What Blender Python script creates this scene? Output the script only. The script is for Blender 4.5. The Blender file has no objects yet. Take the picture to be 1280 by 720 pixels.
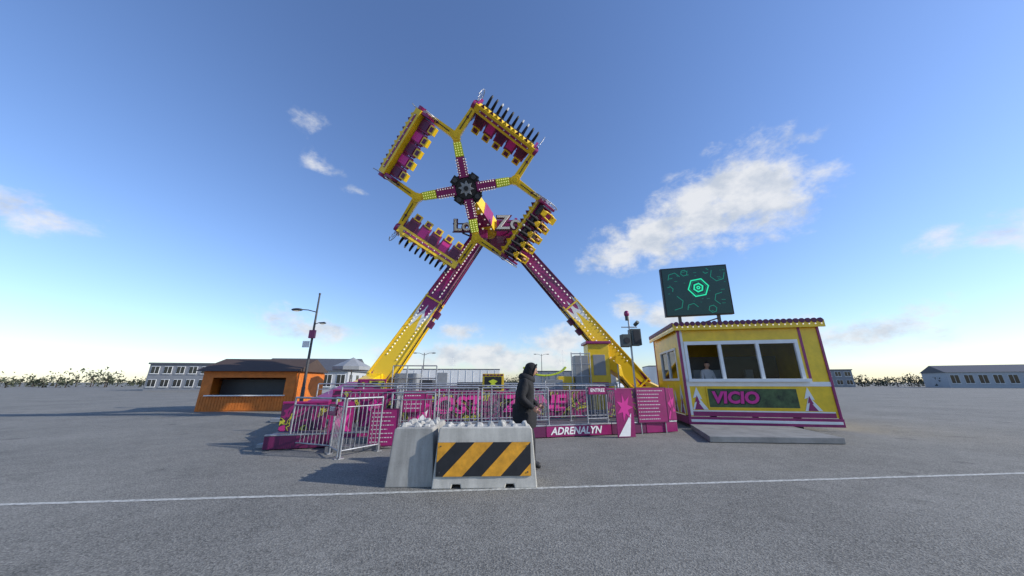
import bpy, math, random, bmesh
from mathutils import Vector as V, Matrix
random.seed(7)
sc = bpy.context.scene
rad = math.radians
PM = {}

# ---------------------------------------------------------------- materials
MC = {}
def nt_math(nt, op, a, b=None, c=None, clamp=False):
    n = nt.nodes.new('ShaderNodeMath'); n.operation = op; n.use_clamp = clamp
    for i, x in enumerate((a, b, c)):
        if x is None: continue
        if isinstance(x, (int, float)): n.inputs[i].default_value = x
        else: nt.links.new(x, n.inputs[i])
    return n.outputs[0]

def mat(name, col, rough=.5, metal=0., var=.12, scale=3., bump=0., bscale=60., emit=None, es=0., coat=0., alpha=1., trans=0.):
    if name in MC: return MC[name]
    m = bpy.data.materials.new(name); m.use_nodes = True
    nt = m.node_tree; p = nt.nodes['Principled BSDF']
    tc = nt.nodes.new('ShaderNodeTexCoord')
    no = nt.nodes.new('ShaderNodeTexNoise'); no.inputs['Scale'].default_value = scale
    no.inputs['Detail'].default_value = 6; no.inputs['Roughness'].default_value = .65
    nt.links.new(tc.outputs['Object'], no.inputs['Vector'])
    mr = nt.nodes.new('ShaderNodeMapRange'); mr.inputs[1].default_value = .3; mr.inputs[2].default_value = .7
    mr.inputs[3].default_value = 1 - var; mr.inputs[4].default_value = 1 + var * .6
    nt.links.new(no.outputs['Fac'], mr.inputs[0])
    hs = nt.nodes.new('ShaderNodeHueSaturation'); hs.inputs['Color'].default_value = (*col, 1)
    nt.links.new(mr.outputs[0], hs.inputs['Value'])
    nt.links.new(hs.outputs[0], p.inputs['Base Color'])
    p.inputs['Roughness'].default_value = rough; p.inputs['Metallic'].default_value = metal
    p.inputs['Coat Weight'].default_value = coat
    p.inputs['Transmission Weight'].default_value = trans
    p.inputs['Alpha'].default_value = alpha
    if emit:
        p.inputs['Emission Color'].default_value = (*emit, 1); p.inputs['Emission Strength'].default_value = es
    if bump:
        n2 = nt.nodes.new('ShaderNodeTexNoise'); n2.inputs['Scale'].default_value = bscale; n2.inputs['Detail'].default_value = 4
        nt.links.new(tc.outputs['Object'], n2.inputs['Vector'])
        bp = nt.nodes.new('ShaderNodeBump'); bp.inputs['Strength'].default_value = bump; bp.inputs['Distance'].default_value = .02
        nt.links.new(n2.outputs['Fac'], bp.inputs['Height']); nt.links.new(bp.outputs[0], p.inputs['Normal'])
    MC[name] = m
    return m

YEL = mat('yellow_paint', (.86, .56, .012), .38, coat=.2, var=.18)
MAG = mat('magenta_paint', (.27, .009, .115), .38, coat=.2, var=.25)
DMAG = mat('dark_magenta_paint', (.11, .008, .06), .45)
PINK = mat('pink_paint', (.62, .025, .26), .45)
LIME = mat('lime_panel', (.62, .70, .03), .4)
WHT = mat('white_paint', (.78, .78, .76), .45, var=.08)
BLK = mat('black_paint', (.012, .012, .014), .5)
DGR = mat('dark_grey_paint', (.05, .052, .058), .5)
GRY = mat('grey_paint', (.28, .29, .30), .5)
STL = mat('galvanised_steel', (.40, .41, .43), .45, .7, var=.35, scale=6)
DECK = mat('deck_plate', (.16, .16, .17), .55, .3, bump=.3, bscale=90)
BULB = mat('bulb', (.8, .8, .75), .25, emit=(1, .95, .8), es=.35)
def concrete(name, col, stain):
    m = bpy.data.materials.new(name); m.use_nodes = True; nt = m.node_tree; p = nt.nodes['Principled BSDF']
    tc = nt.nodes.new('ShaderNodeTexCoord')
    def ns(s, d, r, sc3=(1, 1, 1)):
        mp = nt.nodes.new('ShaderNodeMapping'); mp.inputs['Scale'].default_value = sc3; nt.links.new(tc.outputs['Object'], mp.inputs[0])
        q = nt.nodes.new('ShaderNodeTexNoise'); q.inputs['Scale'].default_value = s; q.inputs['Detail'].default_value = d; q.inputs['Roughness'].default_value = r
        nt.links.new(mp.outputs[0], q.inputs['Vector']); return q.outputs['Fac']
    a = ns(2.2, 8, .7); s_ = ns(5, 5, .6, (1.6, 1.6, .18)); f = ns(90, 4, .7)
    vo = nt.nodes.new('ShaderNodeTexVoronoi'); vo.inputs['Scale'].default_value = 26; nt.links.new(tc.outputs['Object'], vo.inputs['Vector'])
    pit = nt_math(nt, 'MULTIPLY', nt_math(nt, 'LESS_THAN', vo.outputs['Distance'], .10), -.35)
    v = nt_math(nt, 'ADD', 1.0, nt_math(nt, 'MULTIPLY', nt_math(nt, 'SUBTRACT', a, .5), .9))
    v = nt_math(nt, 'ADD', v, nt_math(nt, 'MULTIPLY', nt_math(nt, 'SUBTRACT', s_, .5), stain))
    v = nt_math(nt, 'ADD', v, nt_math(nt, 'MULTIPLY', nt_math(nt, 'SUBTRACT', f, .5), .35)); v = nt_math(nt, 'ADD', v, pit)
    hs = nt.nodes.new('ShaderNodeHueSaturation'); hs.inputs['Color'].default_value = (*col, 1)
    nt.links.new(v, hs.inputs['Value']); nt.links.new(hs.outputs[0], p.inputs['Base Color']); p.inputs['Roughness'].default_value = .92
    bp = nt.nodes.new('ShaderNodeBump'); bp.inputs['Strength'].default_value = .25; bp.inputs['Distance'].default_value = .006
    nt.links.new(nt_math(nt, 'ADD', f, pit), bp.inputs['Height']); nt.links.new(bp.outputs[0], p.inputs['Normal'])
    return m
CONC = concrete('concrete', (.47, .45, .395), .9)
CONC2 = concrete('concrete_shaded', (.33, .32, .29), 1.1)  # same concrete, darker base colour paints in the left block's shadier face
CONCW = mat('concrete_cap', (.42, .41, .38), .9, var=.45, scale=9, bump=.4, bscale=50)
HBLK = mat('hazard_black', (.014, .014, .016), .55, var=.4, scale=8)
HYEL = mat('hazard_amber', (.72, .33, .02), .5, var=.30, scale=8)
ORG = mat('orange_boards', (.62, .17, .02), .6, var=.25)
BRN = mat('brown_roof', (.07, .045, .035), .8)
GLS = mat('window_glass', (.02, .025, .03), .06, var=.02)
SKIN = mat('skin', (.50, .27, .18), .55, var=.06)
SKIND = mat('lips', (.32, .10, .08), .5)
HAIR = mat('hair', (.02, .013, .01), .6, var=.3, scale=60)
COAT = mat('black_coat', (.008, .008, .010), .85, var=.4, scale=10, bump=.8, bscale=9)
TROU = mat('dark_trousers', (.013, .014, .018), .85, var=.3, scale=14, bump=.6, bscale=12)
JEAN = mat('jeans', (.03, .05, .11), .85, var=.3, scale=14)
SHOE = mat('white_shoe', (.5, .5, .5), .6)
SHOB = mat('black_shoe', (.02, .02, .02), .6)
EYEW = mat('eye', (.7, .7, .7), .3)

# ---------------------------------------------------------------- builder
def group(name, loc=(0, 0, 0), M=None):
    e = bpy.data.objects.new(name, None)
    e.empty_display_size = .3
    mw = M if M is not None else Matrix.Translation(V(loc))
    e.matrix_basis = mw
    sc.collection.objects.link(e)
    PM[e.name] = mw.copy()
    return e

def attach(o, parent):
    if parent is not None:
        o.parent = parent
        o.matrix_parent_inverse = PM[parent.name].inverted()

def dirframe(p0, p1, up=(0, 0, 1)):
    p0 = V(p0); p1 = V(p1); z = (p1 - p0).normalized(); up = V(up)
    if abs(z.dot(up)) > .98: up = V((0, 1, 0))
    x = up.cross(z).normalized(); y = z.cross(x)
    M = Matrix((x, y, z)).transposed().to_4x4(); M.translation = p0
    return M, (p1 - p0).length

class B:
    def __init__(s, M=None):
        s.v = []; s.f = []; s.mi = []; s.sm = []; s.M = M if M is not None else Matrix()
    def add(s, vs, fs, m=0, sm=False, M=None):
        T = s.M @ M if M is not None else s.M
        o = len(s.v)
        s.v += [T @ V(p) for p in vs]
        for f in fs:
            s.f.append([i + o for i in f]); s.mi.append(m); s.sm.append(sm)
    def bx(s, x0, x1, y0, y1, z0, z1, m=0, M=None):
        vs = [(x0, y0, z0), (x1, y0, z0), (x1, y1, z0), (x0, y1, z0), (x0, y0, z1), (x1, y0, z1), (x1, y1, z1), (x0, y1, z1)]
        s.add(vs, [(0, 3, 2, 1), (4, 5, 6, 7), (0, 1, 5, 4), (1, 2, 6, 5), (2, 3, 7, 6), (3, 0, 4, 7)], m, False, M)
    def box(s, c, d, m=0, M=None):
        s.bx(c[0] - d[0] / 2, c[0] + d[0] / 2, c[1] - d[1] / 2, c[1] + d[1] / 2, c[2] - d[2] / 2, c[2] + d[2] / 2, m, M)
    def beam(s, p0, p1, w, h, m=0, w1=None, h1=None, up=(0, 0, 1)):
        F, L = dirframe(p0, p1, up); w1 = w if w1 is None else w1; h1 = h if h1 is None else h1
        a, b, c, d = w / 2, h / 2, w1 / 2, h1 / 2
        vs = [(-a, -b, 0), (a, -b, 0), (a, b, 0), (-a, b, 0), (-c, -d, L), (c, -d, L), (c, d, L), (-c, d, L)]
        s.add(vs, [(0, 3, 2, 1), (4, 5, 6, 7), (0, 1, 5, 4), (1, 2, 6, 5), (2, 3, 7, 6), (3, 0, 4, 7)], m, False, F)
    def tube(s, p0, p1, r, m=0, seg=8, r1=None, sm=True):
        F, L = dirframe(p0, p1); r1 = r if r1 is None else r1
        vs = []; fs = []
        for i in range(seg):
            a = 2 * math.pi * i / seg
            vs.append((r * math.cos(a), r * math.sin(a), 0)); vs.append((r1 * math.cos(a), r1 * math.sin(a), L))
        for i in range(seg):
            j = (i + 1) % seg
            fs.append((2 * i, 2 * j, 2 * j + 1, 2 * i + 1))
        s.add(vs, fs, m, sm, F)
        s.add([v for v in vs[0::2]], [list(range(seg))[::-1]], m, False, F)
        s.add([v for v in vs[1::2]], [list(range(seg))], m, False, F)
    def path(s, pts, r, m=0, seg=6, r1=None):
        n = len(pts) - 1
        for i in range(n):
            ra = r if r1 is None else r + (r1 - r) * i / n
            rb = r if r1 is None else r + (r1 - r) * (i + 1) / n
            s.tube(pts[i], pts[i + 1], ra, m, seg, rb)
            if i > 0: s.sphere(pts[i], (ra, ra, ra), m, seg, 4)
    def prism(s, pts, d, m=0, M=None):
        n = len(pts)
        vs = [(p[0], p[1], 0) for p in pts] + [(p[0], p[1], d) for p in pts]
        fs = [list(range(n))[::-1], list(range(n, 2 * n))] + [(i, (i + 1) % n, n + (i + 1) % n, n + i) for i in range(n)]
        s.add(vs, fs, m, False, M)
    def sphere(s, c, r, m=0, seg=12, rings=8, M=None, fn=None, keep=None):
        vs = []; fs = []
        for j in range(rings + 1):
            t = math.pi * j / rings
            for i in range(seg):
                a = 2 * math.pi * i / seg
                p = V((math.sin(t) * math.cos(a), math.sin(t) * math.sin(a), math.cos(t)))
                if fn: p = fn(p)
                vs.append((c[0] + p.x * r[0], c[1] + p.y * r[1], c[2] + p.z * r[2]))
        for j in range(rings):
            for i in range(seg):
                k = (i + 1) % seg
                q = (j * seg + i, j * seg + k, (j + 1) * seg + k, (j + 1) * seg + i)
                if keep:
                    cen = sum((V(vs[t]) for t in q), V()) / 4 - V(c)
                    if not keep(V((cen.x / r[0], cen.y / r[1], cen.z / r[2]))): continue
                fs.append(q)
        s.add(vs, fs, m, True, M)
    def obj(s, name, parent, mats, bevel=0., MW=None, seg=2):
        me = bpy.data.meshes.new(name)
        me.from_pydata([tuple(v) for v in s.v], [], s.f)
        for mm in mats: me.materials.append(mm)
        for p, i, sm in zip(me.polygons, s.mi, s.sm):
            p.material_index = i; p.use_smooth = sm
        bm = bmesh.new(); bm.from_mesh(me)
        bmesh.ops.recalc_face_normals(bm, faces=bm.faces); bm.to_mesh(me); bm.free()
        o = bpy.data.objects.new(name, me); sc.collection.objects.link(o)
        if MW is not None: o.matrix_basis = MW
        attach(o, parent)
        if bevel:
            b = o.modifiers.new('bevel', 'BEVEL'); b.width = bevel; b.segments = seg; b.limit_method = 'ANGLE'; b.angle_limit = rad(50)
        return o

RX90 = Matrix.Rotation(rad(90), 4, 'X')
def text(name, s, size, M, m, parent, ext=.01, off=0., shear=0., sx=1.):
    cu = bpy.data.curves.new(name, 'FONT'); cu.body = s; cu.size = size; cu.extrude = ext; cu.offset = off; cu.shear = shear
    cu.align_x = 'CENTER'; cu.align_y = 'CENTER'; cu.resolution_u = 3
    t = bpy.data.objects.new('tmp', cu); sc.collection.objects.link(t)
    dg = bpy.context.evaluated_depsgraph_get()
    me = bpy.data.meshes.new_from_object(t.evaluated_get(dg))
    bpy.data.objects.remove(t)
    me.materials.clear(); me.materials.append(m)
    o = bpy.data.objects.new(name, me); sc.collection.objects.link(o)
    o.matrix_basis = M @ RX90 @ Matrix.Diagonal((sx, 1, 1, 1))
    attach(o, parent)
    return o

def T(x, y, z): return Matrix.Translation((x, y, z))
def RZ(d): return Matrix.Rotation(rad(d), 4, 'Z')
def RXm(d): return Matrix.Rotation(rad(d), 4, 'X')
def RYm(d): return Matrix.Rotation(rad(d), 4, 'Y')

# ---------------------------------------------------------------- people
def skin_mesh(name, J, R, E, segmat, mats, root, level=2):
    keys = list(J); me = bpy.data.meshes.new(name)
    me.from_pydata([tuple(J[k]) for k in keys], [(keys.index(a), keys.index(b)) for a, b in E], [])
    o = bpy.data.objects.new(name, me); sc.collection.objects.link(o)
    o.modifiers.new('skin', 'SKIN')
    for i, k in enumerate(keys):
        d = me.skin_vertices[0].data[i]; r = R[k]
        d.radius = r if isinstance(r, tuple) else (r, r); d.use_root = (k == root)
    ss = o.modifiers.new('sub', 'SUBSURF'); ss.levels = level; ss.render_levels = level
    dg = bpy.context.evaluated_depsgraph_get()
    out = bpy.data.meshes.new_from_object(o.evaluated_get(dg))
    bpy.data.objects.remove(o)
    out.materials.clear()
    for m in mats: out.materials.append(m)
    segs = [(V(J[a]), V(J[b]), segmat.get((a, b), 0)) for a, b in E]
    for p in out.polygons:
        p.use_smooth = True; best = 9
        for a, b, mi in segs:
            ab = b - a; t = max(0, min(1, (p.center - a).dot(ab) / ab.length_squared)); d = (p.center - a - ab * t).length
            if d < best: best = d; p.material_index = mi
    return out

EDG = [('pel', 'sp'), ('sp', 'ch'), ('ch', 'nk'), ('nk', 'hd'), ('ch', 'sR'), ('sR', 'eR'), ('eR', 'wR'), ('ch', 'sL'), ('sL', 'eL'), ('eL', 'wL'),
       ('pel', 'hR'), ('hR', 'kR'), ('kR', 'aR'), ('aR', 'tR'), ('pel', 'hL'), ('hL', 'kL'), ('kL', 'aL'), ('aL', 'tL')]
RAD = dict(pel=(.155, .125), sp=(.15, .115), ch=(.17, .12), nk=.06, hd=.05, sR=.075, sL=.075, eR=.052, eL=.052, wR=.034, wL=.034,
           hR=.098, hL=.098, kR=.064, kL=.064, aR=.042, aL=.042, tR=.036, tL=.036)
SEGM = {('nk', 'hd'): 2, ('hR', 'kR'): 1, ('kR', 'aR'): 1, ('hL', 'kL'): 1, ('kL', 'aL'): 1, ('aR', 'tR'): 3, ('aL', 'tL'): 3}

def head_builder(b, M, long_hair=False):
    # local: faces +X, up +Z, origin at head centre
    def fn(p):
        q = p.copy()
        if q.z < 0: q.y *= 1 - .28 * (-q.z); q.x *= 1 - .12 * (-q.z)
        if q.x > .6 and q.z > -.5: q.x *= .97
        return q
    b.sphere((0, 0, 0), (.098, .077, .122), 2, 20, 14, M, fn)
    b.sphere((.098, 0, -.015), (.022, .014, .022), 2, 8, 6, M)
    b.sphere((.088, 0, .012), (.014, .010, .03), 2, 8, 6, M)
    for sy in (-1, 1):
        b.sphere((-.005, sy * .077, -.005), (.020, .009, .03), 2, 8, 6, M)
        b.sphere((.083, sy * .030, .012), (.012, .014, .009), 4, 8, 6, M)
        b.sphere((.091, sy * .030, .012), (.006, .007, .007), 6, 8, 6, M)
        b.box((.090, sy * .030, .034), (.012, .034, .007), 6, M)
    b.sphere((.088, 0, -.055), (.010, .024, .007), 5, 8, 6, M)
    b.sphere((-.006, 0, .012), (.107, .086, .124), 6, 20, 14, M, None,
             lambda p: (p.z > .45) or (p.x < -.12 and p.z > (-.95 if long_hair else -.55)) or (p.x < .12 and p.z > .1))

def hood_builder(b, M):
    # soft hood pulled over the head, open at the face, draping to the shoulders
    def fn(p):
        q = p.copy()
        if q.z < -.1: q.y *= 1 + .55 * (-q.z - .1); q.x *= 1 + .25 * (-q.z - .1); q.x -= .25 * (-q.z - .1)
        if q.z > .5 and q.x < 0: q.x *= 1.08
        return q
    b.sphere((-.020, 0, -.005), (.132, .115, .152), 0, 24, 16, M, fn, lambda p: p.x < .45)
    ring = []
    for i in range(17):
        t = 2 * math.pi * i / 16
        ring.append(M @ V((.046 + .014 * math.cos(t), .100 * math.sin(t), -.002 + .132 * math.cos(t))))
    b.path(ring, .016, 0, 8)
    b.sphere((-.055, 0, -.165), (.165, .20, .10), 0, 20, 12, M)

def hand_builder(b, M, curl=.5):
    # local: wrist at origin, palm extends along -Z, thumb toward +X, palm normal -Y
    b.sphere((0, 0, -.045), (.040, .018, .052), 2, 12, 8, M)
    for i, (x, L) in enumerate(((.028, .070), (.010, .080), (-.009, .074), (-.027, .058))):
        p0 = V((x * .8, 0, -.07)); p1 = p0 + V((x * .12, -.004 - .01 * curl, -L * .45))
        p2 = p1 + V((0, -L * .32 * curl, -L * .3)); p3 = p2 + V((0, -L * .28 * curl - .004, -L * .12))
        b.path([p0, p1, p2, p3], .0095, 2, 7, .007)
        b.sphere(p3, (.0072, .0072, .0072), 2, 7, 5)
    b.path([V((.028, 0, -.02)), V((.05, -.012, -.045)), V((.056, -.028, -.068))], .012, 2, 7, .009)
    b.sphere((.056, -.028, -.068), (.009, .009, .009), 2, 7, 5)

def person(name, J, Rr, M, mats, head_c, head_rot, parent=None, hands=True, hair=False, hood=False):
    g = parent if parent is not None else group(name, M=M)
    R2 = dict(RAD); R2.update(Rr)
    me = skin_mesh('body', J, R2, EDG, SEGM, mats, 'pel')
    o = bpy.data.objects.new('body', me); sc.collection.objects.link(o); o.matrix_basis = M; attach(o, g)
    b = B(M); head_builder(b, T(*head_c) @ head_rot, hair)
    b.obj('head', g, mats)
    if hood:
        b = B(M); hood_builder(b, T(*head_c) @ head_rot); b.obj('hood', g, mats)
        b = B(M); n_ = 20; vs = []
        prof = ((1.05, .215, .205), (.90, .225, .225), (.74, .225, .235), (.66, .215, .230))
        for z, rx, ry in prof:
            for i in range(n_):
                a = 2 * math.pi * i / n_; wv = 1 + .04 * math.sin(5 * a + z * 9)
                vs.append((.01 + rx * math.cos(a) * wv, ry * math.sin(a) * wv, z))
        fs = [(j * n_ + i, j * n_ + (i + 1) % n_, (j + 1) * n_ + (i + 1) % n_, (j + 1) * n_ + i) for j in range(3) for i in range(n_)]
        b.add(vs, fs, 0, True); b.obj('coat_hem', g, mats)
    if hands:
        for e, w, sgn in (('eR', 'wR', 1), ('eL', 'wL', -1)):
            d = (V(J[w]) - V(J[e])).normalized()
            z = -d; x = V((1, 0, .3)); x = (x - z * x.dot(z)).normalized(); y = z.cross(x)
            H = Matrix((x, y, z)).transposed().to_4x4(); H.translation = V(J[w]) - d * .005
            hb = B(M @ H)
            hand_builder(hb, None); hb.obj('hand', g, mats)
    return g

PMATS = [COAT, TROU, SKIN, SHOB, EYEW, SKIND, HAIR]

# ================================================================ GROUND
def asphalt():
    m = bpy.data.materials.new('asphalt'); m.use_nodes = True; nt = m.node_tree; p = nt.nodes['Principled BSDF']
    tc = nt.nodes.new('ShaderNodeTexCoord')
    def noise(s, d=5, r=.6):
        n = nt.nodes.new('ShaderNodeTexNoise'); n.inputs['Scale'].default_value = s; n.inputs['Detail'].default_value = d
        n.inputs['Roughness'].default_value = r; nt.links.new(tc.outputs['Object'], n.inputs['Vector']); return n.outputs['Fac']
    big = noise(.35, 6, .6); mid = noise(2.6, 6, .7); fine = noise(55, 3, .8)
    vo = nt.nodes.new('ShaderNodeTexVoronoi'); vo.inputs['Scale'].default_value = 70; nt.links.new(tc.outputs['Object'], vo.inputs['Vector'])
    sp = nt.nodes.new('ShaderNodeSeparateColor'); nt.links.new(vo.outputs['Color'], sp.inputs[0])
    stone = nt_math(nt, 'MULTIPLY', nt_math(nt, 'SUBTRACT', sp.outputs[0], .5), .8)
    vo2 = nt.nodes.new('ShaderNodeTexVoronoi'); vo2.inputs['Scale'].default_value = 22; nt.links.new(tc.outputs['Object'], vo2.inputs['Vector'])
    chip = nt_math(nt, 'MULTIPLY', nt_math(nt, 'LESS_THAN', vo2.outputs['Distance'], .13), .55)
    v = nt_math(nt, 'ADD', nt_math(nt, 'MULTIPLY', nt_math(nt, 'SUBTRACT', big, .5), .9), 1.0)
    v = nt_math(nt, 'ADD', v, nt_math(nt, 'MULTIPLY', nt_math(nt, 'SUBTRACT', mid, .5), .65))
    v = nt_math(nt, 'ADD', v, nt_math(nt, 'MULTIPLY', nt_math(nt, 'SUBTRACT', fine, .5), 1.3))
    v = nt_math(nt, 'ADD', v, stone); v = nt_math(nt, 'ADD', v, chip)
    st = noise(1.1, 3, .5); mrs = nt.nodes.new('ShaderNodeMapRange'); mrs.inputs[1].default_value = .64; mrs.inputs[2].default_value = .72
    mrs.inputs[3].default_value = 1.; mrs.inputs[4].default_value = .72; nt.links.new(st, mrs.inputs[0]); v = nt_math(nt, 'MULTIPLY', v, mrs.outputs[0])
    hs = nt.nodes.new('ShaderNodeHueSaturation'); hs.inputs['Color'].default_value = (.182, .176, .156, 1)
    nt.links.new(v, hs.inputs['Value']); nt.links.new(hs.outputs[0], p.inputs['Base Color'])
    p.inputs['Roughness'].default_value = .9
    bp = nt.nodes.new('ShaderNodeBump'); bp.inputs['Strength'].default_value = .6; bp.inputs['Distance'].default_value = .012
    h = nt_math(nt, 'ADD', fine, nt_math(nt, 'MULTIPLY', vo.outputs['Distance'], .6))
    nt.links.new(h, bp.inputs['Height']); nt.links.new(bp.outputs[0], p.inputs['Normal'])
    return m
b = B(); b.add([(-2500, -200, 0), (2500, -200, 0), (2500, 4000, 0), (-2500, 4000, 0)], [(0, 1, 2, 3)])
b.obj('ground', None, [asphalt()])

MLn = T(.2, 5.16, 0) @ RZ(5.5)
b = B(MLn)
b.add([(-45, -.04, .004), (45, -.04, .004), (45, .04, .004), (-45, .04, .004)], [(0, 1, 2, 3)])
b.obj('road_marking', None, [mat('road_line_paint', (.48, .48, .44), .8, var=.65, scale=18)])

# ================================================================ CONCRETE BARRIERS
def jersey(name, M, w, d, h, mats, notch=True, stripes=False):
    g = group(name, M=M)
    wt = w - .13
    pts = [(-w / 2, 0)]
    if notch:
        for nx in (-w * .27, w * .24):
            pts += [(nx - .07, 0), (nx - .055, .055), (nx + .055, .055), (nx + .07, 0)]
    pts += [(w / 2, 0), (wt / 2 + .01, h - .02), (wt / 2 - .02, h), (-wt / 2 + .02, h), (-wt / 2 - .01, h - .02)]
    n = len(pts); vs = []
    for sy in (-1, 1):
        for x, z in pts: vs.append((x, sy * (d / 2 - .05 * z / h), z))
    b = B(M)
    b.add(vs, [list(range(n)), list(range(n, 2 * n))[::-1]] + [(i, (i + 1) % n, n + (i + 1) % n, n + i) for i in range(n)])
    b.obj('block', g, mats, .014)
    b = B(M); rnd = random.Random(w * 10 + d)
    nx = max(2, int(wt / .17)); ny = max(2, int(d / .2))
    for i in range(nx):
        for j in range(ny):
            cx = -wt / 2 + (i + .5) * wt / nx + rnd.uniform(-.03, .03); cy = -d / 2 + .10 + (j + .5) * (d - .18) / ny + rnd.uniform(-.02, .02)
            s0 = rnd.uniform(.045, .07); s1 = s0 * rnd.uniform(.3, .7); hh = rnd.uniform(.02, .065); a = rnd.uniform(-.5, .5)
            vs = []
            for s_, z in ((s0, h - .005), (s1, h + hh)):
                for k in range(4):
                    t = a + math.pi / 4 + k * math.pi / 2
                    vs.append((cx + s_ * 1.35 * math.cos(t), cy + s_ * 1.3 * math.sin(t), z + (rnd.uniform(-.015, .015) if z > h else 0)))
            b.add(vs, [(0, 1, 2, 3), (7, 6, 5, 4)] + [(k, (k + 1) % 4, 4 + (k + 1) % 4, 4 + k) for k in range(4)])
    b.obj('crown_lugs', g, [CONCW], .014)
    if stripes:
        sl = math.atan(.05 / h)
        Mf = M @ T(0, -d / 2, 0) @ RXm(-math.degrees(sl)) @ T(0, -.012, 0)
        x0, x1, z0, z1 = -.70, .665, .16, .60
        b = B(Mf); b.bx(x0, x1, -.004, .016, z0, z1, 0)
        ws = .275; k = z1 - z0
        for i in range(-2, 6):
            a = x0 + .10 + i * 2 * ws
            poly = [(a, z0), (a + ws, z0), (a + ws + k, z1), (a + k, z1)]
            for sgn, lim in ((1, x0 + .004), (-1, x1 - .004)):
                out = []
                for q in range(len(poly)):
                    p1, p2 = poly[q], poly[(q + 1) % len(poly)]
                    i1 = sgn * (p1[0] - lim) >= 0; i2 = sgn * (p2[0] - lim) >= 0
                    if i1: out.append(p1)
                    if i1 != i2:
                        t = (lim - p1[0]) / (p2[0] - p1[0]); out.append((lim, p1[1] + t * (p2[1] - p1[1])))
                poly = out
                if not poly: break
            if len(poly) > 2:
                b.add([(p[0], -.0075, p[1]) for p in poly], [list(range(len(poly)))], 1)
        b.obj('hazard_board', g, [HBLK, HYEL])
        b = B(Mf)
        for x in (x0 + .05, x1 - .05):
            for z in (z0 + .05, z1 - .05): b.tube((x, -.016, z), (x, -.004, z), .010, 0, 8)
        b.obj('fixings', g, [DGR])
    return g
jersey('concrete_barrier', T(-.40, 5.43, 0) @ RZ(2.2), 1.50, .56, .80, [CONC], True, True)
jersey('concrete_barrier', T(-1.50, 5.80, 0) @ RZ(1.5), .69, 1.20, .785, [CONC2], False, False)

# ================================================================ RIDE
ride = group('pendulum_ride', (0, 15, 0))
FR = T(0, 9.21, 0) @ RZ(14.7)       # platform frame

def legmat(name, split, L):
    m = bpy.data.materials.new(name); m.use_nodes = True; nt = m.node_tree; p = nt.nodes['Principled BSDF']
    tc = nt.nodes.new('ShaderNodeTexCoord'); sp = nt.nodes.new('ShaderNodeSeparateXYZ'); nt.links.new(tc.outputs['Object'], sp.inputs[0])
    no = nt.nodes.new('ShaderNodeTexNoise'); no.inputs['Scale'].default_value = 1.6; nt.links.new(tc.outputs['Object'], no.inputs['Vector'])
    xx = nt_math(nt, 'ADD', sp.outputs[0], sp.outputs[1])
    pp = nt_math(nt, 'PINGPONG', nt_math(nt, 'ADD', xx, 3.03), .17)
    z = nt_math(nt, 'ADD', sp.outputs[2], nt_math(nt, 'MULTIPLY', pp, 4.5))
    z = nt_math(nt, 'ADD', z, nt_math(nt, 'MULTIPLY', no.outputs['Fac'], .8))
    t = nt_math(nt, 'DIVIDE', z, L)
    cr = nt.nodes.new('ShaderNodeValToRGB'); cr.color_ramp.interpolation = 'CONSTANT'
    cr.color_ramp.elements[0].color = (.25, .012, .11, 1)
    cr.color_ramp.elements[1].position = .10; cr.color_ramp.elements[1].color = (.86, .56, .012, 1)
    for ps, cc in ((split, (.75, .75, .72, 1)), (split + .07, (.27, .009, .115, 1)), (split + .20, (.12, .008, .06, 1)), (split + .26, (.27, .009, .115, 1))):
        e = cr.color_ramp.elements.new(ps); e.color = cc
    nt.links.new(t, cr.inputs[0]); nt.links.new(cr.outputs[0], p.inputs['Base Color'])
    p.inputs['Roughness'].default_value = .38; p.inputs['Coat Weight'].default_value = .2
    return m

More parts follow.
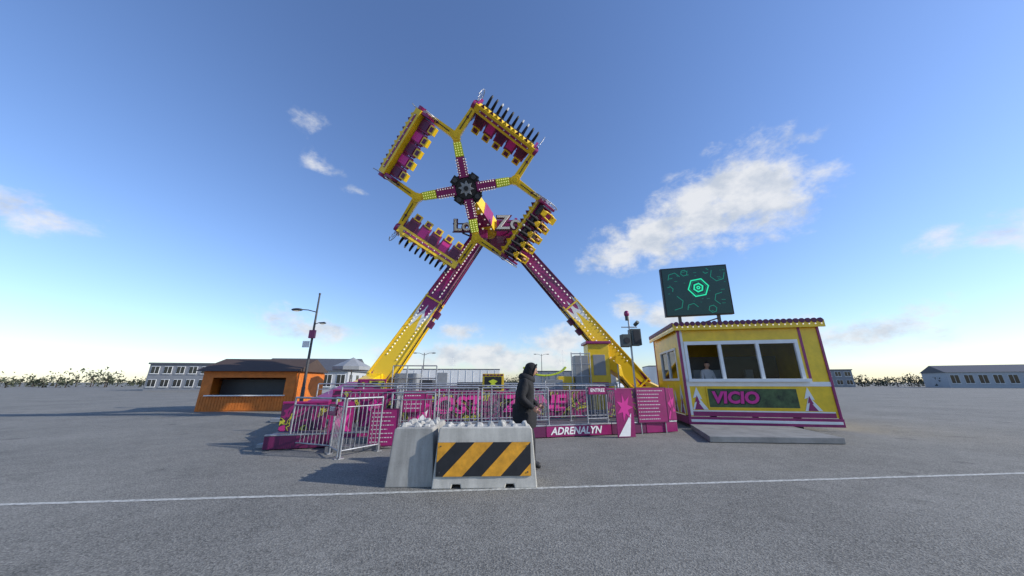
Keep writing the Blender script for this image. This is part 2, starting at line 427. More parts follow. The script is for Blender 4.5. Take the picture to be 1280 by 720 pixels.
def leg(name, top, bot, w0, w1, split):
    F, L = dirframe(bot, top, (0, -1, 0))
    b = B(); a0, b0, a1, b1 = w1 / 2, w1 * .45, w0 / 2, w0 * .45
    N = 8; vs = []
    for i in range(N + 1):
        t = i / N; a = a0 + (a1 - a0) * t; c = b0 + (b1 - b0) * t; z = L * t
        vs += [(-a, -c, z), (a, -c, z), (a, c, z), (-a, c, z)]
    fs = [(0, 3, 2, 1), (4 * N, 4 * N + 1, 4 * N + 2, 4 * N + 3)]
    for i in range(N):
        for k in range(4): fs.append((4 * i + k, 4 * i + (k + 1) % 4, 4 * i + 4 + (k + 1) % 4, 4 * i + 4 + k))
    b.add(vs, fs); b.obj(name, ride, [legmat(name + '_paint', split, L)], .03, F)
    b = B(F)
    for t in (.02, .50, .985):
        a = a0 + (a1 - a0) * t; c = b0 + (b1 - b0) * t
        b.bx(-a - .05, a + .05, -c - .05, c + .05, L * t - .035, L * t + .035, 0)
        for k in range(5):
            x = -a + 2 * a * k / 4
            for sy in (-1, 1): b.tube((x, sy * (c + .025), L * t - .055), (x, sy * (c + .025), L * t + .055), .02, 1, 6)
    tm = .52
    for sx in (-1, 1):
        for sy in (-1, 1):
            xm, ym = sx * (a0 + (a1 - a0) * tm + .01), sy * (b0 + (b1 - b0) * tm + .01)
            b.beam((sx * (a0 + .01), sy * (b0 + .01), .05), (xm, ym, L * tm), .055, .055, 0)
            b.beam((xm, ym, L * tm), (sx * (a1 + .01), sy * (b1 + .01), L * .97), .055, .055, 3)
    for i in range(22):
        t = .53 + .44 * i / 21
        a = a0 + (a1 - a0) * t; c = b0 + (b1 - b0) * t
        for sy in (-1, 1):
            for sx in (-.55, .55):
                b.box((sx * a, sy * (c + .012), L * t), (.05, .03, .09), 2)
        for sx in (-1, 1): b.box((sx * (a + .012), 0, L * t), (.03, .06, .09), 2)
    for i in range(16):
        t = .14 + .3 * i / 15
        a = a0 + (a1 - a0) * t; c = b0 + (b1 - b0) * t
        for sx in (-1, 1):
            for sy in (-1, 1): b.sphere((sx * a * .6, sy * (c + .01), L * t), (.035, .03, .035), 2, 6, 4)
    so = -1 if bot[0] < top[0] else 1
    for t in (.38, .44):
        a = a0 + (a1 - a0) * t
        b.bx(min(so * a, so * (a + .22)), max(so * a, so * (a + .22)), -.14, .14, L * t - .16, L * t + .16, 3)
    b.path([(so * (a0 + .06), .1, .3), (so * (a0 + (a1 - a0) * .6 + .06), .12, L * .6), (so * (a1 + .06), .1, L * .97)], .03, 4)
    b.obj(name + '_fittings', ride, [YEL, STL, BULB, DMAG, BLK, MAG], .006)

leg('leg_a', (-1.55, 15, 8.75), (-5.75, 14.3, 1.45), .60, .88, .44)
leg('leg_b', (-.40, 15.1, 8.95), (6.15, 16.0, 1.2), .60, .88, .50)

b = B()
b.tube((-2.0, 15, 8.95), (.15, 15.05, 9.05), .48, 0, 20)
b.tube((-2.12, 15, 8.95), (-1.98, 15, 8.95), .58, 1, 20); b.tube((.13, 15.05, 9.05), (.27, 15.05, 9.05), .58, 1, 20)
b.box((-1.65, 15, 8.75), (.85, 1.0, .9), 1); b.box((-.35, 15, 8.85), (.85, 1.0, .9), 1)
for k in range(10):
    a = k * math.pi / 5
    b.tube((-2.15, 15 + .5 * math.cos(a), 8.95 + .5 * math.sin(a)), (-2.1, 15 + .5 * math.cos(a), 8.95 + .5 * math.sin(a)), .04, 2, 6)
b.box((-1.0, 15.9, 9.3), (1.0, .7, .6), 3)
b.obj('axle_head', ride, [YEL, MAG, STL, DGR], .03)

for s_, x, y, z, sz in (('Lo', -2.40, 14.0, 8.72, .80), ('Zo', -.15, 13.9, 8.80, .95)):
    text('sign_letters_back', s_, sz, T(x, y + .08, z) @ RXm(12), DMAG, ride, .05, .06, sx=1.05)
    text('sign_letters', s_, sz, T(x, y, z) @ RXm(12), WHT, ride, .045, .012, sx=1.05)
b = B()
for x, z in ((-2.40, 8.72), (-.15, 8.80)):
    b.beam((x - .5, 14.2, z - .25), (x + .5, 14.2, z - .25), .05, .05, 0)
    b.beam((x - .5, 14.2, z + .2), (x + .5, 14.2, z + .2), .05, .05, 0)
    b.beam((x, 14.2, z - .3), (x * .8 - .2, 15, z - .1), .06, .06, 0)
b.obj('sign_bracket', ride, [DGR])

# gondola -----------------------------------------------------------------
C = V((-1.96, 12, 9.42)); n = (V((0, 0, 1.45)) - C).normalized()
n = (n + V((-.06, 0, .10))).normalized()
u = V((0, 0, 1)).cross(n).normalized(); w = n.cross(u)
MWh = Matrix((u, w, n)).transposed().to_4x4(); MWh.translation = C
R = 3.33; A0 = 12.5
b = B()
piv = V((-1.02, 15, 9.0)); hb_ = C - n * .55
b.beam(piv, hb_, .62, .75, 0, .5, .6)
d_ = (hb_ - piv)
b.beam(piv + d_ * .25, piv + d_ * .55, .66, .79, 1, .62, .75)
for i in range(7):
    q = piv + d_ * (.1 + i * .13)
    for sx in (-.2, .2): b.sphere(q + V((sx, 0, -.40)), (.05, .05, .05), 2, 6, 4)
b.beam(piv, piv - d_ * .45, .8, .9, 1, .9, 1.0)
b.obj('pendulum_arm', ride, [YEL, MAG, BULB], .03)

b = B(MWh)
b.tube((0, 0, -.75), (0, 0, .12), .50, 0, 24)
b.tube((0, 0, .12), (0, 0, .22), .42, 1, 24)
b.tube((0, 0, -.5), (0, 0, -.3), .68, 1, 24)
st = []
for k in range(16):
    a = k * math.pi / 8; rr = .34 if k % 2 == 0 else .19
    st.append((rr * math.cos(a), rr * math.sin(a)))
b.prism(st, .05, 2, T(0, 0, .222))
b.tube((0, 0, .27), (0, 0, .33), .10, 1, 12)
for k in range(4):
    a = rad(A0 + 45 + 90 * k)
    Mk = T(.56 * math.cos(a), .56 * math.sin(a), -.05) @ Matrix.Rotation(a, 4, 'Z')
    b.box((0, 0, 0), (.3, .36, .42), 1, Mk); b.tube(Mk @ V((0, 0, .2)), Mk @ V((0, 0, .36)), .10, 3, 10)
    for q in range(3):
        a2 = a + (q - 1) * .25
        b.tube((.46 * math.cos(a2), .46 * math.sin(a2), .12), (.46 * math.cos(a2), .46 * math.sin(a2), .16), .025, 3, 6)
b.obj('gondola_hub', ride, [DMAG, BLK, GRY, DGR], .012)

b = B(MWh); bb = B(MWh)
def pol(r, a, z=0.): return V((r * math.cos(rad(a)), r * math.sin(rad(a)), z))
for k in range(4):
    a = A0 + 90 * k
    b.beam(pol(.45, a), pol(1.28, a), .40, .42, 1, .36, .38)
    b.beam(pol(1.28, a), pol(2.16, a), .33, .33, 0, .28, .30)
    b.beam(pol(1.30, a, .03), pol(1.86, a, .03), .36, .33, 2, .33, .31)
    Ma = Matrix.Rotation(rad(a), 4, 'Z')
    for i in range(7):
        for j in (-1, 1): bb.sphere(Ma @ V((.55 + i * .105, j * .13, .195)), (.03, .03, .03), 0, 6, 4)
    for i in range(6):
        for j in (-1, 0, 1): bb.sphere(Ma @ V((1.35 + i * .095, j * .105, .195)), (.026, .026, .025), 1, 6, 4)
    for j in (-1, 1):
        for i in range(6): bb.box(Ma @ V((.6 + i * .12, j * .205, 0)), (.05, .03, .1), 0)
    b.tube(pol(2.12, a, -.2), pol(2.12, a, .2), .20, 0, 14)
    b.tube(pol(2.12, a, .2), pol(2.12, a, .23), .10, 0, 10)
    for sg in (-1, 1):
        e = pol(R, a + sg * 18.5)
        b.beam(pol(2.12, a), e, .29, .30, 0, .22, .24, up=(0, 0, 1))
        b.tube(e + V((0, 0, -.16)), e + V((0, 0, .16)), .15, 1, 12)
        b.tube(e + V((0, 0, .16)), e + V((0, 0, .20)), .08, 4, 8)
        m1 = pol(2.12, a).lerp(e, .2) + V((0, 0, .17)); m2 = pol(2.12, a).lerp(e, .8) + V((0, 0, .15))
        b.tube(m1, m2, .020, 5, 6); b.box(pol(2.12, a).lerp(e, .6) + V((0, 0, .14)), (.10, .10, .05), 3)
b.obj('gondola_arms', ride, [YEL, MAG, LIME, DMAG, STL, BLK], .015)
bb.obj('gondola_lights', ride, [BULB, mat('bulb_yellow', (.8, .8, .3), .3, emit=(1, .95, .3), es=.4)])

# seated rider mesh: hips at origin, faces +Y, head +Z
JR = dict(pel=(0, .06, .10), sp=(0, .07, .28), ch=(0, .09, .48), nk=(0, .11, .64), hd=(0, .13, .70),
          sR=(.18, .09, .56), eR=(.24, .20, .34), wR=(.15, .36, .42), sL=(-.18, .09, .56), eL=(-.24, .20, .34), wL=(-.15, .36, .42),
          hR=(.10, .10, .09), kR=(.13, .50, .10), aR=(.13, .60, -.32), tR=(.13, .74, -.38),
          hL=(-.10, .10, .09), kL=(-.13, .50, .10), aL=(-.14, .56, -.33), tL=(-.14, .70, -.40))
riders = []
for nm, top_, leg_, sh in (('a', mat('rider_top_black', (.02, .02, .025), .8), TROU, SHOB), ('b', mat('rider_top_navy', (.03, .05, .12), .8), JEAN, SHOE),
                           ('c', mat('rider_top_grey', (.22, .22, .23), .8), TROU, SHOE)):
    ms = [top_, leg_, SKIN, sh, EYEW, SKIND, HAIR]
    me = skin_mesh('rider_' + nm, JR, dict(RAD, pel=(.16, .13), hR=.115, hL=.115, kR=.082, kL=.082, aR=.056, aL=.056, tR=.045, tL=.045), EDG, SEGM, ms, 'pel', 1)
    hb = B(); head_builder(hb, T(0, .16, .80) @ RZ(90))
    for sx in (-1, 1):
        hand = B(T(sx * .15, .36, .42) @ RXm(60)); hand_builder(hand, None)
        o_ = len(hb.v); hb.v += hand.v; hb.f += [[i + o_ for i in f] for f in hand.f]; hb.mi += hand.mi; hb.sm += hand.sm
    bm = bmesh.new(); bm.from_mesh(me)
    o = hb.obj('tmp', None, ms); bm.from_mesh(o.data); bm.to_mesh(me); bm.free(); bpy.data.objects.remove(o)
    riders.append(me)

SEATM = [YEL, MAG, BLK, STL, DMAG, WHT, PINK]
def bank(idx, a0, headsign, roll, flip, pattern, outw=0.):
    p0 = pol(R, a0 + 18.5); p1 = pol(R, a0 + 71.5); mid = (p0 + p1) / 2
    o = mid.normalized(); nn = V((0, 0, 1)); c = (p1 - p0).normalized()
    mid = mid + o * outw
    H = (o * headsign * math.cos(rad(roll)) + nn * math.sin(rad(roll))).normalized()
    X = c * flip; G = H.cross(X)
    Mb = Matrix((X, G, H)).transposed().to_4x4(); Mb.translation = mid
    Mw = MWh @ Mb
    hl = (p1 - p0).length / 2
    b = B(Mw)
    b.bx(-hl + .02, hl - .02, -.24, .06, -.17, .16, 0)
    b.bx(-hl + .25, hl - .25, -.252, -.24, -.05, .05, 1)
    for i in range(9): b.sphere((-hl + .3 + i * (2 * hl - .6) / 8, -.262, 0), (.03, .02, .03), 5, 6, 4)
    for sx in (-1, 1):
        b.tube((sx * hl, -.08, 0), (sx * (hl + .13), -.08, 0), .17, 1, 12)
        b.bx(min(sx * (hl - .12), sx * (hl - .02)), max(sx * (hl - .12), sx * (hl - .02)), -.18, .4, -.2, .6, 1)
        for rr_, tr in ((.66, .02), (.46, .012), (.28, .012)):
            loop = [(sx * (hl + .05), .15 + rr_ * math.cos(t), .05 + rr_ * math.sin(t)) for t in [rad(-120 + 20 * q) for q in range(14)]]
            b.path(loop, tr, 3, 5)
            if rr_ > .6:
                for q in range(1, 13, 2): b.tube((sx * (hl + .05), .1, .05), loop[q], .010, 3, 4)
    b.bx(-hl + .15, hl - .15, .065, .10, -.10, .42, 1)
    for i in range(5):
        x = (i - 2) * .535
        b.bx(x - .23, x + .23, .02, .13, .17, .80, 1)
        b.bx(x - .17, x + .17, -.02, .02, .22, .66, 6 if i % 2 else 4)
        b.bx(x - .16, x + .16, -.03, .15, .74, 1.05, 0)
        b.bx(x - .10, x + .10, -.045, -.03, .80, .98, 4)
        b.bx(x - .23, x + .23, .11, .50, -.04, .05, 2)
        for s2 in (-1, 1):
            b.bx(x + s2 * .235 - .02, x + s2 * .235 + .02, .05, .34, -.02, .55, 1)
            b.path([(x + s2 * .13, .04, .86), (x + s2 * .14, .18, .84), (x + s2 * .14, .36, .62), (x + s2 * .12, .40, .30), (x + s2 * .06, .38, .14)], .04, 0, 6)
        b.bx(x - .12, x + .12, .36, .45, .10, .36, 0)
    for i in range(12):
        x = -hl + .2 + i * (2 * hl - .4) / 12; q = (2 * hl - .4) / 12
        b.add([(x, -.20, -.172), (x + q, -.20, -.172), (x + q / 2, -.20, -.32)], [(0, 1, 2)], 4 if i % 2 else 0)
    b.obj('seat_bank_%d' % idx, ride, SEATM, .012, seg=1)
    for i in range(5):
        if pattern[i] < 0: continue
        o_ = bpy.data.objects.new('rider_%d_%d' % (idx, i + 1), riders[pattern[i]]); sc.collection.objects.link(o_)
        o_.matrix_basis = Mw @ T((i - 2) * .535, .10, -.02); attach(o_, ride)
bank(1, A0, -1, -38, 1, (0, 1, 0, 2, 0))
bank(2, A0 + 90, -1, 30, 1, (0, 2, 0, -1, 0), .10)
bank(3, A0 + 180, -1, -22, 1, (2, 0, 0, 0, 1), .10)
bank(4, A0 + 270, 1, -15, 1, (0, 0, 2, 0, -1))

# base arms, pedestals, deck ------------------------------------------------
b = B()
b.beam((-5.75, 14.3, 1.55), (-5.5, 9.4, .62), .62, .62, 0, .42, .42)
b.beam((-5.5, 9.4, .62), (-5.42, 8.45, .16), .50, .46, 1, .46, .30)
b.beam((-5.64, 12.2, 1.16), (-5.52, 9.7, .69), .66, .62, 1, .60, .52)
b.beam((-5.75, 14.3, 1.5), (-8.6, 13.2, .25), .5, .5, 0, .4, .35)
b.box((-5.42, 8.35, .05), (.8, .7, .10), 2)
b.box((-8.6, 13.2, .08), (.8, .8, .14), 2)
b.box((-5.75, 14.3, .75), (1.2, 1.2, 1.4), 0)
b.box((6.15, 16, .65), (1.2, 1.2, 1.2), 0)
b.box((3.95, 15.3, 1.7), (.95, .9, 2.9), 0); b.box((3.95, 15.3, 3.2), (1.15, 1.1, .12), 1)
b.box((3.95, 14.84, 2.2), (.55, .03, .9), 2); b.box((3.95, 14.84, 1.2), (.7, .03, .5), 1)
b.box((3.1, 15.0, 1.55), (.6, .8, 2.1), 2)
b.beam((3.95, 15.3, 2.6), (5.6, 15.9, 1.6), .45, .45, 0)
b.beam((-5.75, 14.5, 1.0), (6.15, 16.2, .9), .5, .5, 1)
b.beam((6.15, 16, 1.4), (8.0, 14.5, .3), .5, .5, 0, .4, .35)
b.obj('base_frame', ride, [YEL, MAG, GRY], .03)
b = B()
for (x, y, z, sx, sy, sz, m) in ((-4.4, 14.2, 1.0, .9, 1.0, 1.6, 2), (-3.7, 14.6, .9, .6, .7, 1.3, 0), (1.7, 14.5, 1.0, .9, .8, 1.1, 2), (2.4, 15, 1.0, .7, .6, 1.4, 3), (-1.8, 15, .9, 1.2, .8, 1.1, 0), (.3, 15.4, .8, .8, .8, .9, 2)):
    b.box((x, y, z), (sx, sy, sz), m)
for x in (-4.9, -4.3, -3.7, -3.1):
    b.tube((x, 13.6, .3), (x, 13.6, 2.1), .03, 1, 6)
for z in (1.1, 1.6, 2.1): b.tube((-4.9, 13.6, z), (-3.1, 13.6, z), .025, 1, 6)
for x in (2.6, 3.0, 3.4, 4.6):
    b.tube((x, 14.3, .3), (x, 14.3, 2.7 if x < 4 else 2.2), .03, 1, 6)
for z in (1.7, 2.2, 2.65): b.tube((2.6, 14.3, z), (3.4, 14.3, z), .025, 1, 6)
arc = [(1.3 + .9 * math.cos(t), 13.2, 2.20 + .5 * math.sin(t)) for t in [rad(200 + 14 * i) for i in range(11)]]
for i in range(10): b.beam(arc[i], arc[i + 1], .30, .07, 4)
b.tube((1.3, 13.2, .3), (1.3, 13.2, 1.7), .05, 1, 8)
b.obj('machinery', ride, [DGR, STL, GRY, YEL, LIME], .02)

b = B(FR)
b.bx(-5.7, 5.2, .03, 7.2, .06, .30, 0)
for i in range(12):
    for y in (.5, 3.5, 6.8): b.box((-5.5 + i * .95, y, .03), (.14, .14, .06), 1)
b.obj('deck', ride, [DECK, DGR], .01)
b = B(FR)
xs = [-5.7, -4.4, -3.0, -1.6, .1, .95, 2.95, 4.1, 5.2]
for i in range(8):
    b.bx(xs[i] + .01, xs[i + 1] - .01, -.02, .028, .02, .29, 0 if i % 2 else 1)
    b.bx(xs[i] + .01, xs[i + 1] - .01, -.03, .028, .292, .325, 2)
b.obj('deck_fascia', ride, [MAG, DMAG, STL], .006)
text('fascia_lettering', 'ADRENALYN', .26, FR @ T(1.85, -.026, .155), WHT, ride, .004, .006, .25, 1.0)

def graffiti():
    m = bpy.data.materials.new('graffiti_board'); m.use_nodes = True; nt = m.node_tree; p = nt.nodes['Principled BSDF']
    tc = nt.nodes.new('ShaderNodeTexCoord'); no = nt.nodes.new('ShaderNodeTexNoise'); no.inputs['Scale'].default_value = 1.7
    no.inputs['Detail'].default_value = 3; no.inputs['Distortion'].default_value = 1.6
    nt.links.new(tc.outputs['Object'], no.inputs['Vector'])
    cr = nt.nodes.new('ShaderNodeValToRGB'); cr.color_ramp.interpolation = 'CONSTANT'
    cols = ((0, (.04, .006, .035)), (.40, (.22, .01, .10)), (.50, (.06, .008, .045)), (.56, (.40, .38, .03)), (.60, (.02, .02, .02)), (.66, (.35, .02, .15)))
    cr.color_ramp.elements[0].color = (*cols[0][1], 1); cr.color_ramp.elements[1].position = cols[1][0]; cr.color_ramp.elements[1].color = (*cols[1][1], 1)
    for ps, c_ in cols[2:]:
        e = cr.color_ramp.elements.new(ps); e.color = (*c_, 1)
    nt.links.new(no.outputs['Fac'], cr.inputs[0]); nt.links.new(cr.outputs[0], p.inputs['Base Color'])
    p.inputs['Roughness'].default_value = .45
    return m
GRF = graffiti()
b = B(FR)
for x0, x1, y, z0, z1 in ((-2.9, -.1, 1.5, .34, 1.15), (-.05, 1.5, 1.55, .34, 1.10), (1.55, 3.0, 1.5, .34, 1.15), (-4.9, -3.1, 1.9, .34, 1.2), (3.6, 4.9, 1.2, .34, 1.2), (-5.6, -4.6, .4, .34, .95), (-4.5, -3.6, 3.2, .34, 1.5)):
    b.bx(x0, x1, y, y + .05, z0, z1, 0); b.bx(x0, x1, y - .01, y + .06, z1, z1 + .05, 1)
b.obj('backdrop_panels', ride, [GRF, MAG], .008)
text('panel_lettering', 'LOST', .66, FR @ T(-1.5, 1.47, .76), PINK, ride, .015, .022, .1, 1.15)
text('panel_lettering', 'ZONE', .66, FR @ T(1.15, 1.47, .78), PINK, ride, .015, .022, .1, 1.15)

# ================================================================ railings
def railing(M, L, z0, h, sp=.11, mid=True, bars=True, name='metal_railing', m=STL):
    b = B(M); np_ = max(1, round(L / 1.25))
    for i in range(np_ + 1):
        x = L * i / np_; b.tube((x, 0, z0), (x, 0, z0 + h), .020, 0, 8); b.box((x, 0, z0 + .008), (.12, .12, .016), 0)
    for z in ((z0 + h), (z0 + .14)): b.tube((0, 0, z), (L, 0, z), .016 if z < z0 + h else .021, 0, 8)
    if mid: b.tube((0, 0, z0 + h - .16), (L, 0, z0 + h - .16), .013, 0, 6)
    if bars:
        k = int(L / sp)
        for i in range(1, k): b.tube((L * i / k, 0, z0 + .14), (L * i / k, 0, z0 + h - (.16 if mid else 0)), .0075, 0, 5)
    return b.obj(name, None, [m])
def railP(p0, p1, z0, h, **k):
    d = V((p1[0] - p0[0], p1[1] - p0[1], 0)); a = math.degrees(math.atan2(d.y, d.x))
    return railing(T(p0[0], p0[1], 0) @ RZ(a), d.length, z0, h, **k)
def F2(x, y): q = FR @ V((x, y, 0)); return (q.x, q.y)
railP(F2(-3.0, .14), F2(-.9, .14), .30, 1.0)
railP(F2(-.8, .14), F2(1.1, .14), .30, 1.0)
railP(F2(2.3, .14), F2(2.95, .14), .30, 1.0)
railP(F2(-2.9, .95), F2(3.4, .95), .30, 1.05)
railP(F2(-5.5, 2.6), F2(4.9, 2.6), .30, 1.1, sp=.16)
railP(F2(-3.0, .14), F2(-3.0, 2.5), .30, 1.05)
railP(F2(1.1, .2), F2(1.1, 1.4), .30, 1.0)
railP(F2(3.5, .5), F2(3.5, 2.5), .30, 1.05)
railP(F2(-5.6, 6.9), F2(4.9, 6.9), .30, 1.1, sp=.2)
railP((-5.1, 8.0), (-3.9, 7.55), 0, 1.1)
railP((-3.85, 7.45), (-3.45, 7.0), 0, 1.12, sp=.09)
railP((-3.40, 7.0), (-2.95, 7.75), 0, 1.12, sp=.09)
railP((-4.3, 8.5), (-3.0, 8.75), .0, 1.35)
railP((-2.9, 8.2), (-1.9, 8.35), .0, 1.2)

b = B(FR)
for i, (y0, z1) in enumerate(((-.62, .12), (-.32, .22))): b.bx(-4.3, -3.2, y0, y0 + .3, 0, z1, 0)
b.obj('entrance_steps', None, [DECK], .01)

# sign boards ---------------------------------------------------------------
def board(name, M, w_, h_, z0, base, title=None, lines=8, tsz=.12, legs=True, seed=1):
    g = group(name, M=M); b = B(M)
    b.bx(-w_ / 2, w_ / 2, -.015, .015, z0, z0 + h_, 0)
    for a, c, d, e in ((-w_ / 2, -w_ / 2 + .02, z0, z0 + h_), (w_ / 2 - .02, w_ / 2, z0, z0 + h_)): b.bx(a, c, -.022, .02, d, e, 1)
    b.bx(-w_ / 2 + .021, w_ / 2 - .021, -.022, .02, z0 + h_ - .02, z0 + h_, 1); b.bx(-w_ / 2 + .021, w_ / 2 - .021, -.022, .02, z0, z0 + .02, 1)
    if legs:
        for sx in (-1, 1): b.bx(sx * w_ * .4 - .015, sx * w_ * .4 + .015, .02, .05, 0.0, z0 + h_ * .9, 2)
    b.obj('panel', g, [base, DMAG, STL])
    rnd = random.Random(seed); b = B(M); top = z0 + h_ - .05
    if title:
        text('title', title, tsz, M @ T(0, -.02, z0 + h_ - .035 - tsz * .5), WHT, g, .003, .002); top -= tsz * 1.15
    if lines:
        step = (top - z0 - .05) / lines
        for i in range(lines):
            z = top - step * (i + .5); x = -w_ / 2 + .10; end = w_ / 2 - .08 - rnd.random() * w_ * .25
            b.box((-w_ / 2 + .055, -.018, z), (.02, .004, step * .35), 0)
            while x < end:
                l = min(rnd.uniform(.02, .07), end - x + .01); b.box((x + l / 2, -.018, z), (l, .004, step * .22), 0); x += l + .018
    if lines: b.obj('print', g, [mat('print_white', (.55, .5, .52), .6)])
    return g
board('information_board', T(4.22, 10.25, 0) @ RZ(12), 1.02, 1.0, .30, MAG, None, 9, seed=3)
board('information_board', T(-2.95, 7.95, 0) @ RZ(10), .62, .80, .06, MAG, None, 8, seed=5)
board('entrance_sign', FR @ T(2.62, .06, 0), .60, .22, 1.10, MAG, 'ENTREE', 0, .135, False)
board('entrance_sign', FR @ T(-2.55, .06, 0), .56, .5, .72, MAG, None, 4, .12, False, seed=9)
board('exit_sign', T(-3.78, 7.22, 0) @ RZ(-40), .36, .22, .78, MAG, 'EXIT', 0, .12, False)
def flame(name, M, w_, h_, z0):
    g = group(name, M=M); b = B(M)
    b.bx(-w_ / 2, w_ / 2, -.015, .015, z0, z0 + h_, 0)
    pts = [(-.40, 0), (-.05, .35), (-.30, .50), (.05, .62), (-.12, .95), (.18, .60), (.42, .70), (.22, .42), (.45, .25), (.15, .22), (.1, 0)]
    b.prism([(p[0] * w_, p[1] * h_) for p in pts], .004, 1, T(0, -.017, z0 + .02) @ RX90)
    pts2 = [(p[0] * w_ * .55, p[1] * h_ * .6) for p in pts]
    b.prism(pts2, .004, 0, T(.02, -.0225, z0 + .03) @ RX90)
    b.beam((0, .03, 0), (0, .03, z0 + h_ * .9), .04, .03, 2)
    b.obj('panel', g, [MAG, PINK, STL, WHT])
def starp(name, M, w_, h_, z0):
    g = group(name, M=M); b = B(M)
    b.bx(-w_ / 2, w_ / 2, -.015, .015, z0, z0 + h_, 0)
    pts = []
    for k in range(14):
        a = k * math.pi / 7; rr = .48 if k % 2 == 0 else .2
        pts.append((rr * w_ * math.cos(a), rr * w_ * 1.5 * math.sin(a)))
    b.prism(pts, .004, 1, T(0, -.017, z0 + h_ * .62) @ RX90)
    b.add([(-w_ * .45, -.018, z0 + .02), (w_ * .2, -.018, z0 + .02), (w_ * .35, -.018, z0 + h_ * .5)], [(0, 1, 2)], 2)
    b.obj('panel', g, [MAG, PINK, WHT])
starp('decorated_panel', T(3.12, 9.48, 0) @ RZ(10), .52, 1.22, .02)
flame('decorated_panel', T(5.0, 10.75, 0) @ RZ(14), .34, .95, .32)
flame('decorated_panel', T(-4.05, 8.15, 0) @ RZ(20), .5, .9, .1)
flame('decorated_panel', T(-3.65, 8.95, 0) @ RZ(10), .6, .9, .35)
starp('decorated_panel', T(-2.35, 8.75, 0) @ RZ(14), .55, .85, .35)

g = group('poster_box', (-.62, 11, 0)); b = B(T(-.62, 11, 0))
b.bx(-.35, .35, -.08, .08, 1.15, 1.72, 0); b.bx(-.28, .28, -.095, -.082, 1.21, 1.62, 1)
b.prism([(-.22, 0), (-.05, .12), (-.15, .2), (.0, .26), (.15, .2), (.05, .12), (.22, 0), (.0, .06)], .004, 2, T(0, -.097, 1.28) @ RX90)
for k in range(6): b.bx(-.33 + k * .115, -.25 + k * .115, -.10, -.082, 1.65, 1.70, 3)
for sx in (-.3, .3): b.bx(sx - .02, sx + .02, -.02, .02, .3, 1.15, 3)
b.obj('box', g, [YEL, BLK, LIME, DMAG], .008)

# ================================================================ WALKING PERSON
JW = dict(pel=(0, 0, .94), sp=(.01, 0, 1.14), ch=(.04, 0, 1.34), nk=(.08, 0, 1.50), hd=(.115, 0, 1.60),
          sR=(.04, -.21, 1.43), eR=(-.03, -.30, 1.17), wR=(.20, -.25, 1.00), sL=(.04, .21, 1.43), eL=(.03, .29, 1.16), wL=(.26, .2, 1.03),
          hR=(.0, -.10, .84), kR=(.13, -.11, .49), aR=(.15, -.11, .10), tR=(.31, -.12, .045),
          hL=(.0, .10, .84), kL=(.0, .11, .47), aL=(-.24, .11, .16), tL=(-.13, .12, .05))
person('pedestrian', JW, dict(pel=(.22, .21), sp=(.225, .205), ch=(.235, .20), nk=(.13, .13), hd=(.08, .08), hR=.14, hL=.14, sR=.115, sL=.115, eR=.088, eL=.088, wR=.05, wL=.05, kR=.095, kL=.095, aR=.066, aL=.066, tR=.05, tL=.05),
       T(.215, 6.35, 0) @ RZ(-6), PMATS, (.165, 0, 1.665), RYm(16), hood=True)

# ================================================================ TICKET BOOTH
ax = V((.981, -.19, 0)).normalized(); ay = V((.19, .981, 0)).normalized()
MB = Matrix((ax, ay, V((0, 0, 1)))).transposed().to_4x4(); MB.translation = V((5.9, 11.4, 0))
booth = group('ticket_booth', M=MB); W_ = 4.3; D_ = 3.7
b = B(MB)
zt = 3.28
b.bx(0, W_, 0, .06, .38, 1.50, 0)
b.bx(0, W_, 0, .06, 2.80, zt, 0)
b.bx(0, .16, 0, .06, 1.50, 2.80, 0); b.bx(3.6, W_, 0, .06, 1.50, 2.80, 0)
b.bx(0, .06, .062, D_, .38, 1.55, 0); b.bx(0, .06, .062, D_, 2.62, zt, 0); b.bx(0, .06, .062, .55, 1.55, 2.62, 0); b.bx(0, .06, 2.7, D_, 1.55, 2.62, 0)
b.bx(W_ - .06, W_, .062, D_, .38, zt, 0); b.bx(.062, W_ - .062, D_ - .06, D_, .38, zt, 0)
b.bx(.062, W_ - .062, .062, D_ - .062, .38, .44, 3)
b.obj('walls', booth, [YEL, MAG, WHT, DGR])
b = B(MB)
b.bx(-.12, W_ + .12, -.14, D_ + .1, zt + .002, zt + .10, 0)
b.bx(-.16, W_ + .16, -.18, -.142, zt - .08, zt + .16, 0); b.bx(-.16, -.122, -.14, D_ + .1, zt - .08, zt + .16, 0)
k = 26
for i in range(k):
    x = -.14 + (W_ + .28) * (i + .5) / k
    b.tube((x, -.20, zt + .14), (x, -.13, zt + .14), .08, 1, 10); b.sphere((x, -.205, zt + .02), (.025, .02, .025), 2, 6, 4)
for i in range(22):
    y = -.1 + (D_ + .15) * (i + .5) / 22
    b.tube((-.18, y, zt + .14), (-.11, y, zt + .14), .08, 1, 10); b.sphere((-.165, y, zt + .02), (.02, .025, .025), 2, 6, 4)
b.obj('roof', booth, [YEL, DMAG, BULB])
b = B(MB)
for x in (-.03, W_ - .03): b.bx(x, x + .07, -.03, .05, .36, zt, 0)
b.bx(-.02, .0, D_ - .08, D_ + .01, .36, zt, 0)
b.bx(-.012, -.002, .05, .14, .4, zt, 1)
b.bx(.05, .13, -.012, -.002, .4, zt, 1)
b.bx(.14, 3.64, -.03, .07, 2.70, 2.82, 1); b.bx(.10, 3.70, -.16, .08, 1.46, 1.56, 1)
for x in (.14, 1.22, 2.38, 3.54): b.bx(x, x + .10, -.028, .068, 1.56, 2.70, 1)
b.bx(-.03, .07, .52, 2.74, 2.58, 2.66, 1); b.bx(-.03, .07, .52, 2.74, 1.50, 1.58, 1)
for y in (.52, 1.6, 2.66): b.bx(-.028, .068, y, y + .08, 1.58, 2.58, 1)
